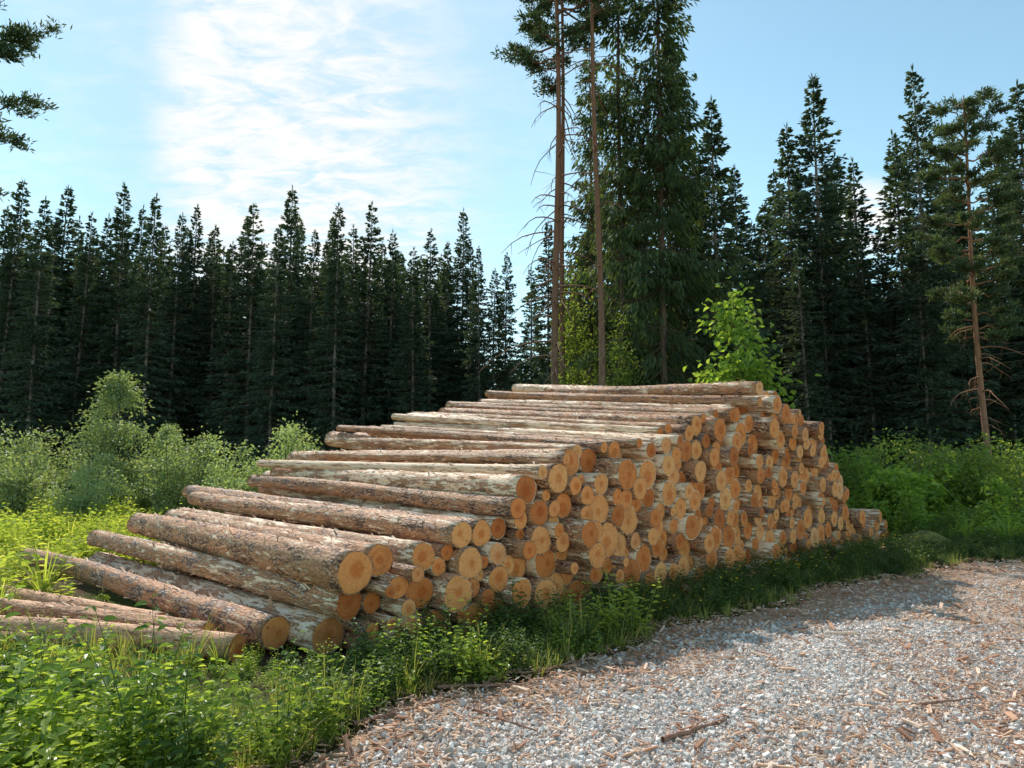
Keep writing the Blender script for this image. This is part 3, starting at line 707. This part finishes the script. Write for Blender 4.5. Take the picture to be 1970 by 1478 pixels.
for (u,w,z,r) in [(11.35,.2,.12,.12),(11.62,.35,.13,.12),(11.47,.3,.35,.11),(11.9,.3,.11,.11),(11.77,.25,.34,.1),(11.6,.3,.56,.09),(12.15,.35,.1,.1)]:
    pile_log(u,w,z,r,5.2,0,.0,LB)
if HEAP:
    cache={}
    VS=[];LS=[];SS=[];MS=[];LC=[];RD=[];nv=0;nl=0
    for v,mat,rd in HEAP:
        Mx=np.array(mat)
        for mesh,mo in ((v[0],0),(v[1],2)):
            if mesh.name not in cache: cache[mesh.name]=arrs(mesh,mo)
            V,L,S,MI=cache[mesh.name]
            VS.append(V@Mx[:3,:3].T+Mx[:3,3]); LC.append(V); RD.append(np.full(len(V),rd,np.float32))
            LS.append(L+nv);SS.append(S+nl);MS.append(MI);nv+=len(V);nl+=len(L)
    me=bpy.data.meshes.new('small_log_heap')
    V=np.concatenate(VS).astype(np.float32);L=np.concatenate(LS).astype(np.int32);S=np.concatenate(SS).astype(np.int32);MI=np.concatenate(MS).astype(np.int32)
    me.vertices.add(len(V));me.vertices.foreach_set('co',V.ravel());me.loops.add(len(L));me.loops.foreach_set('vertex_index',L)
    me.polygons.add(len(S));me.polygons.foreach_set('loop_start',S);me.polygons.foreach_set('material_index',MI);me.polygons.foreach_set('use_smooth',MI==0)
    for m in ('bark','flake','end'): me.materials.append(M[m])
    me.update(calc_edges=True)
    me.attributes.new('lco','FLOAT_VECTOR','POINT').data.foreach_set('vector',np.concatenate(LC).astype(np.float32).ravel())
    me.attributes.new('rnd','FLOAT','POINT').data.foreach_set('value',np.concatenate(RD))
    top('small_log_heap',me,'many thin pine logs filling the stack',"logs",kind='stuff')
# ---------------------------------------------------------------- undergrowth
def herb(seed,h=.45,nst=6,nl=13,ll=.06,spread=.16,lw=.55):
    r=np.random.default_rng(seed); ac=Acc()
    for k in range(nst):
        az=r.uniform(0,6.28); o=r.uniform(0,spread); hh=h*r.uniform(.6,1.15)
        s=np.linspace(0,1,5); lean=r.uniform(.05,.4)*hh
        p=np.stack([math.cos(az)*(o+lean*s**1.6),math.sin(az)*(o+lean*s**1.6),hh*s],1)
        V,F=tube(p,.0035*(1-s)+.0012,3); ac.add(V,F)
        n=nl; q=np.linspace(.15,1,n)**.85; i=q*4; i0=np.minimum(3,i.astype(int)); b=p[i0]+(p[i0+1]-p[i0])*(i-i0)[:,None]
        la=np.arange(n)*2.4+r.uniform(0,6)+r.normal(0,.4,n)
        Dd=np.stack([np.cos(la),np.sin(la),r.uniform(-.1,.7,n)],1)
        b=b+Dd*.012
        up=np.array([0,0,1.])+r.normal(0,.35,(n,3))
        sz=ll*(.55+.75*np.sin(np.pi*(q*.85+.08)))*r.uniform(.75,1.2,n)
        V,F=leaves(b,Dd,up,sz,sz*lw,.18,.22); ac.add(V,F)
    V,F,_=ac.get(); return V,F
def grass(seed,h=.35,n=26,w=.006):
    r=np.random.default_rng(seed)
    az=r.uniform(0,6.28,n); L=h*r.uniform(.5,1.15,n); ln=r.uniform(.15,.75,n); o=r.uniform(0,.06,n)
    s=np.array([0,.4,.75,1.0]); wd=np.array([1,.85,.55,.06])*w
    c=np.cos(az)[:,None];sn=np.sin(az)[:,None]
    rr=o[:,None]+(L*ln)[:,None]*s[None]**1.7; z=L[:,None]*(s-.3*ln[:,None]*s**3)
    ctr=np.stack([c*rr,sn*rr,z],-1); sd=np.stack([-sn,c,0*c],-1)
    V=np.stack([ctr+sd*wd[None,:,None],ctr-sd*wd[None,:,None]],2).reshape(-1,3)
    b=(np.arange(n)*8)[:,None]+np.arange(3)[None]*2
    F=np.stack([b,b+1,b+3,b+2],-1).reshape(-1,4); return V,F
HT=[herb(1,.42,6,13,.055),herb(2,.34,7,11,.045),herb(3,.55,5,17,.07,.12,.5),herb(4,.28,8,10,.04),herb(5,.65,4,19,.058,.1,.42),herb(6,.2,7,8,.07,.14,.75)]
HL=[herb(21,.6,6,9,.11,.22,.5),herb(22,.75,5,10,.12,.2,.45),herb(23,.5,7,8,.10,.25,.6),grass(24,.8,30,.012)]
GT=[grass(31,.30,22,.004),grass(32,.2,24,.0035),grass(33,.42,18,.004)]
def scatter(n,fx,fy,test,tm,smin,smax,ws=None,hmap=None):
    nt_=len(tm)
    x=fx(n);y=fy(n); ok=test(x,y); x=x[ok];y=y[ok]; m=len(x)
    k=rng.choice(nt_,m,p=ws); s=rng.uniform(smin,smax,m)
    if hmap is not None: s=s*hmap(x,y)
    return np.stack([k,x,y,gh(x,y)-.01,rng.uniform(0,6.28,m),s,s*rng.uniform(.8,1.2,m),rng.normal(0,.14,m),rng.normal(0,.14,m)],1)
def patch(x,y,sc_=1.0): return .78+.46*np.sin(x*1.7*sc_+1.3*np.sin(y*1.1*sc_))*np.sin(y*2.1*sc_+.7)
def patch2(x,y):
    u,w=to_uw(x,y); return patch(x,y)*np.where((w>-.95)&(u>-2.0),.62,1.0)*np.where(nearhand(x,y,.55,.4),.75,1.0)
U=lambda a,b:(lambda n:rng.uniform(a,b,n))
free=lambda x,y:(~onroad(x,y,.05))&(~inpile(x,y))
def thin(x,y,m=.26,keep=.12,m2=.14):
    return (~nearhand(x,y,m,m2))|(rng.random(len(x))<keep)
pl=scatter(2300,U(-7.5,1.5),U(2.2,6.7),lambda x,y:free(x,y)&(to_uw(x,y)[1]<.9)&thin(x,y),HT,.5,1.15,[.22,.18,.16,.18,.12,.14],patch2)
V,F=merge(HT,pl); top('undergrowth',mk_mesh('undergrowth',V,F,[M['leaf']]),kind='stuff',label='leafy green weeds growing beside the log pile',cat='weeds')
pl=scatter(1000,U(-7.5,1.5),U(2.2,6.7),lambda x,y:free(x,y)&(to_uw(x,y)[1]<.9)&thin(x,y)&(np.sin(x*2.3+y)*np.sin(y*1.9-x)>-.35),HT,.5,1.3,[.15,.15,.25,.1,.25,.1],patch2)
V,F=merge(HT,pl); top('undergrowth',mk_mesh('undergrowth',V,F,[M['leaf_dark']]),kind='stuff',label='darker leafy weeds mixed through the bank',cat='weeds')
pl=scatter(1200,U(-8,0),U(5.6,9.5),lambda x,y:free(x,y)&(to_uw(x,y)[0]<-.5)&thin(x,y,.32,.05,.16),HT,.5,.95,None,patch2)
V,F=merge(HT,pl); top('undergrowth',mk_mesh('undergrowth',V,F,[M['leaf']]),kind='stuff',label='leafy green weeds growing around the low logs',cat='weeds')
uu=rng.uniform(-1,14,1900); nn=rng.uniform(.0,1,1900)**.8
ww=-(.12+nn*(road_n(uu)-.10-.12)); px_=A[0]+uu*D[0]+ww*W[0]; py_=A[1]+uu*D[1]+ww*W[1]
m=len(uu); s=rng.uniform(.4,.95,m)*(1-.35*nn)
pl=np.stack([rng.choice(6,m),px_,py_,0*px_-.01,rng.uniform(0,6.28,m),s,s*rng.uniform(.7,1.1,m),rng.normal(0,.12,m),rng.normal(0,.12,m)],1)
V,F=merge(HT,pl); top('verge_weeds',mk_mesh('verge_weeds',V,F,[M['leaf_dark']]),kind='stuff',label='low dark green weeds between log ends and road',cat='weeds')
pl=scatter(900,U(6,14),U(11,20),lambda x,y:free(x,y)&(to_uw(x,y)[0]>12.3),HL,.5,.95,None,patch)
V,F=merge(HL,pl); top('verge_weeds',mk_mesh('verge_weeds',V,F,[M['leaf']]),kind='stuff',label='rank green weeds at the far end of pile',cat='weeds')
def mtest(x,y):
    u,w=to_uw(x,y); return free(x,y)&(np.abs(x)/y<.9)&((u<-1.2)|(w>5.9))&thin(x,y,.35,.03)
pl=scatter(6000,U(-19,3),U(7,24),mtest,HL,.5,1.0,[.33,.25,.3,.12],lambda x,y:patch(x,y,.6))
V,F=merge(HL,pl); top('meadow',mk_mesh('meadow',V,F,[M['meadow']]),kind='stuff',label='sunlit yellow-green meadow plants in the clearing',cat='meadow plants')
pl=scatter(3000,U(-34,40),U(20,46),lambda x,y:(np.abs(x)/y<.85),HL,1.0,2.0,[.35,.3,.35,0],lambda x,y:patch(x,y,.4))
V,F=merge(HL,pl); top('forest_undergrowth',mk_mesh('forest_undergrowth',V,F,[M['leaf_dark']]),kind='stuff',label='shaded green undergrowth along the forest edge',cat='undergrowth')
pl=[scatter(1500,U(-7.5,2),U(2.2,7.5),lambda x,y:free(x,y)&thin(x,y,.3,.1)&(np.sin(x*1.4-y*1.1)>-.3),GT,.6,1.2)]
n_=900; uu=rng.uniform(-2,13,n_); ww=-(rng.uniform(.2,1.02,n_)*road_n(uu)); 
pl.append(np.stack([rng.choice(3,n_),A[0]+uu*D[0]+ww*W[0],A[1]+uu*D[1]+ww*W[1],0*uu-.005,rng.uniform(0,6,n_),rng.uniform(.4,.8,n_),rng.uniform(.35,.7,n_),rng.normal(0,.1,n_),rng.normal(0,.1,n_)],1))
V,F=merge(GT,np.concatenate(pl)); top('grass',mk_mesh('grass',V,F,[M['grass']]),kind='stuff',label='tufts of fresh grass along the road edge',cat='grass')
uu=rng.uniform(2,12,170); ww=-rng.uniform(.25,1.0,170)
P=np.stack([A[0]+uu*D[0]+ww*W[0],A[1]+uu*D[1]+ww*W[1],rng.uniform(.15,.38,170)],1)
P=np.repeat(P,5,0); dd=rng.normal(0,1,P.shape); dd[:,2]=.25
V,F=kites(P,dd,.016,.012,rng); top('wildflower_cover',mk_mesh('wildflower_cover',V,F,[M['flower']]),kind='stuff',label='scattered tiny yellow flowers in the verge',cat='wildflowers')
# ---------------------------------------------------------------- gravel and litter
def box_stones(x,y,z,s,flat,r,elong=None):
    n=len(x)
    c=np.array([[-1,-1,-1],[1,-1,-1],[1,1,-1],[-1,1,-1],[-1,-1,1],[1,-1,1],[1,1,1],[-1,1,1]],float)*.5
    V=np.repeat(c[None],n,0)+r.uniform(-.24,.24,(n,8,3))
    if elong is None: V[:,4:,:2]*=r.uniform(.35,.85,(n,1,1))
    sx=s*r.uniform(.7,1.3,n) if elong is None else s*elong; sy=s*r.uniform(.6,1.0,n) if elong is None else s*r.uniform(.10,.32,n)
    V=V*np.stack([sx,sy,s*flat],1)[:,None,:]
    a=r.uniform(0,6.28,n)[:,None]; tl=r.normal(0,.45 if elong is None else .2,n)[:,None]
    X=V[...,0];Y=V[...,1];Z=V[...,2]
    X,Z=X*np.cos(tl)-Z*np.sin(tl),X*np.sin(tl)+Z*np.cos(tl)
    X,Y=X*np.cos(a)-Y*np.sin(a),X*np.sin(a)+Y*np.cos(a)
    V=np.stack([X+x[:,None],Y+y[:,None],Z+z[:,None]],-1).reshape(-1,3)
    f=np.array([[0,3,2,1],[4,5,6,7],[0,1,5,4],[1,2,6,5],[2,3,7,6],[3,0,4,7]])
    F=(f[None]+(np.arange(n)*8)[:,None,None]).reshape(-1,4); return V,F
def road_pts(n,ymax,ymin=3.0,amax=.82,m=-.02):
    x=rng.uniform(-3,13,n);y=rng.uniform(ymin,ymax,n); k=(np.abs(x)/y<amax)&onroad(x,y,m); return x[k],y[k]
def bands(x,y):
    u,w=to_uw(x,y); return np.clip(.5+.4*np.sin(w*2.6+.5*np.sin(u*1.1)+.9)+.3*np.sin(u*2.7+w*1.3)*np.sin(w*4.1),0,1)
x1,y1=road_pts(420000,7.0); x2,y2=road_pts(110000,15,7.0)
x=np.concatenate([x1,x2]);y=np.concatenate([y1,y2])
g=bands(x,y)
u_,w_=to_uw(x,y); edge=np.clip((-w_-road_n(u_))/1.2,0.06,1)
k=rng.random(len(x))<(.30+.55*g)*edge; x=x[k];y=y[k]
s=np.clip(rng.lognormal(math.log(.0152),.42,len(x)),.007,.044)
V,F=box_stones(x,y,road_z(x,y)+s*.22,s,rng.uniform(.5,.9,len(x)),rng)
top('gravel',mk_mesh('gravel',V,F,[M['stone']]),kind='stuff',label='crushed grey stones covering the forest road',cat='gravel')
x,y=road_pts(270000,14,3.0,.82,.35)
g=bands(x,y)
u_,w_=to_uw(x,y); ed=np.clip(1-(-w_-road_n(u_))/1.1,0,1); fr=np.clip((-w_-2.6)/2,0,1)
k=rng.random(len(x))<(.13+.36*(1-g)+.26*ed+.16*fr); x=x[k];y=y[k]
s=np.clip(rng.lognormal(math.log(.0165),.70,len(x)),.006,.13)
V,F=box_stones(x,y,road_z(x,y)+.018+rng.uniform(0,.009,len(x)),s,np.full(len(x),.14),rng,rng.uniform(.7,1.6,len(x)))
top('wood_chips',mk_mesh('wood_chips',V,F,[M['chip']]),kind='stuff',label='reddish bark slivers and wood chips on gravel',cat='wood chips')
def stick(p,q,r,lab,mat='pine_trunk_red'):
    p=np.array(p);q=np.array(q); s=np.linspace(0,1,9)[:,None]; L=np.linalg.norm(q-p)
    pts=p+(q-p)*s+rng.normal(0,.012*L,(9,3))*np.array([1,1,.25])*np.sin(np.pi*s); pts[:,2]=np.maximum(pts[:,2],.03+r)
    V,F=tube(pts-p,np.linspace(r,r*.45,9),7); 
    ac=Acc(); ac.add(V,F)
    b=pts[4]-p; d=(q-p)/L; e=b+np.array([-d[1],d[0],.15])*.16*L+d*.1*L
    V,F=tube(np.array([b,(b+e)/2,e]),[r*.5,r*.4,r*.25],5); ac.add(V,F); V,F,_=ac.get()
    o=top('stick',mk_mesh('stick',V,F,[M[mat]],smooth=True),lab,'stick','broken sticks lying on the road'); o.location=p
stick((-.52,4.98,.04),(.1,5.02,.05),.014,'broken stick lying at the road edge')
stick((.85,4.05,.05),(1.3,4.35,.05),.017,'broken pale stick lying on the gravel')
stick((-.3,4.6,.04),(.15,4.2,.04),.010,'thin bent twig on the gravel')
stick((.15,5.3,.05),(.75,5.75,.05),.012,'thin bent twig beside the weeds')
stick((-.95,4.3,.04),(-.45,4.7,.05),.013,'thin bent twig beside the weeds')
stick((2.6,4.6,.05),(3.1,4.75,.05),.010,'thin bent twig on the gravel')
import bmesh
bm=bmesh.new(); bmesh.ops.create_icosphere(bm,subdivisions=4,radius=1)
for v in bm.verts:
    c=v.co; f=1+.12*math.sin(c.x*3+1)*math.cos(c.y*4)+.06*math.sin(c.z*9+c.x*7)
    v.co=Vector((c.x*.42*f,c.y*.34*f,c.z*.2*f))
me=bpy.data.meshes.new('boulder'); bm.to_mesh(me); bm.free(); me.materials.append(M['moss'])
for p in me.polygons: p.use_smooth=True
o=top('boulder',me,'low mossy boulder among weeds by the road','boulder'); o.location=(7.55,12.7,.14)
# ---------------------------------------------------------------- light and sky
EL=math.radians(43); AZ=math.radians(-20)
w=bpy.data.worlds.new("World"); sc.world=w; w.use_nodes=True; nt=w.node_tree; nt.nodes.clear()
out=N(nt,'ShaderNodeOutputWorld'); bg=N(nt,'ShaderNodeBackground',{'Strength':.15})
sky=N(nt,'ShaderNodeTexSky'); sky.sky_type='NISHITA'; sky.sun_disc=False; sky.sun_elevation=EL; sky.sun_rotation=AZ; sky.air_density=1.0; sky.dust_density=.15; sky.ozone_density=1.0
skc=mixc(nt,1.0,sky.outputs[0],(1.38,1.54,1.25),'MULTIPLY')
tc=N(nt,'ShaderNodeTexCoord'); sx=N(nt,'ShaderNodeSeparateXYZ',{0:tc.outputs['Generated']})
X,Y,Z=sx.outputs
yy=mth(nt,'MAXIMUM',Y,.02); a=mth(nt,'DIVIDE',X,yy); b=mth(nt,'DIVIDE',Z,yy)
zz=mth(nt,'ADD',mth(nt,'MAXIMUM',Z,0.0),.12)
cp=N(nt,'ShaderNodeCombineXYZ',{0:mth(nt,'DIVIDE',X,zz),1:mth(nt,'DIVIDE',Y,zz),2:0.0})
mp=N(nt,'ShaderNodeMapping',{'Vector':cp.outputs[0],'Rotation':(0,0,.5),'Scale':(1.0,1.9,1)})
n1=N(nt,'ShaderNodeTexNoise',{'Vector':mp.outputs[0],'Scale':6.5,'Detail':12.0,'Roughness':.64,'Distortion':.5})
n0=N(nt,'ShaderNodeTexNoise',{'Vector':cp.outputs[0],'Scale':1.6,'Detail':8.0,'Roughness':.6})
aw=mth(nt,'ADD',a,mth(nt,'MULTIPLY',mth(nt,'SUBTRACT',n0.outputs[0],.5),.28))
aw=mth(nt,'SUBTRACT',aw,mth(nt,'MULTIPLY',mth(nt,'SUBTRACT',.5,b),.12))
mk=mth(nt,'MULTIPLY',sstep(nt,aw,-.58,-.46),sstep(nt,aw,.02,-.26))
mk=mth(nt,'MULTIPLY',mk,sstep(nt,Y,0.0,.15))
nn_=mth(nt,'ADD',mth(nt,'MULTIPLY',n1.outputs[0],.75),mth(nt,'MULTIPLY',n0.outputs[0],.25))
dens=sstep(nt,nn_,.36,.60,.12,1.0)
c1=mth(nt,'MULTIPLY',mk,dens)
veil=mth(nt,'MULTIPLY',sstep(nt,n1.outputs[0],.4,.75,0,.25),sstep(nt,aw,.2,-.1))
d2=mth(nt,'ADD',mth(nt,'POWER',mth(nt,'SUBTRACT',a,.54),2.0),mth(nt,'POWER',mth(nt,'SUBTRACT',b,.37),2.0))
cu=mth(nt,'MULTIPLY',sstep(nt,d2,.006,.0),sstep(nt,n1.outputs[0],.35,.5))
cl=mth(nt,'MAXIMUM',mth(nt,'MAXIMUM',c1,veil),cu,True)
gl=mth(nt,'MULTIPLY',sstep(nt,a,-1.0,-.4),sstep(nt,a,.25,-.3))
skc=mixc(nt,mth(nt,'MULTIPLY',gl,.55),skc,(2.8,4.2,5.4))
col=mixc(nt,cl,skc,(7.0,6.9,6.7))
nt.links.new(col,bg.inputs[0]); nt.links.new(bg.outputs[0],out.inputs[0])
sl=bpy.data.lights.new('sun','SUN'); sl.energy=5.0; sl.angle=math.radians(.5); sl.color=(1,.945,.85)
so=link(bpy.data.objects.new('sun',sl))
sd=Vector((math.sin(AZ)*math.cos(EL),math.cos(AZ)*math.cos(EL),math.sin(EL)))
so.rotation_mode='QUATERNION'; so.rotation_quaternion=sd.to_track_quat('Z','Y'); so.location=(-10,20,30)
# ---------------------------------------------------------------- camera
cd=bpy.data.cameras.new('camera'); cd.lens=24; cd.sensor_width=36; cd.clip_end=3000; cd.clip_start=.05
co=link(bpy.data.objects.new('camera',cd)); co.location=(0,0,1.6); co.rotation_euler=(math.radians(96.56),0,0)
sc.camera=co
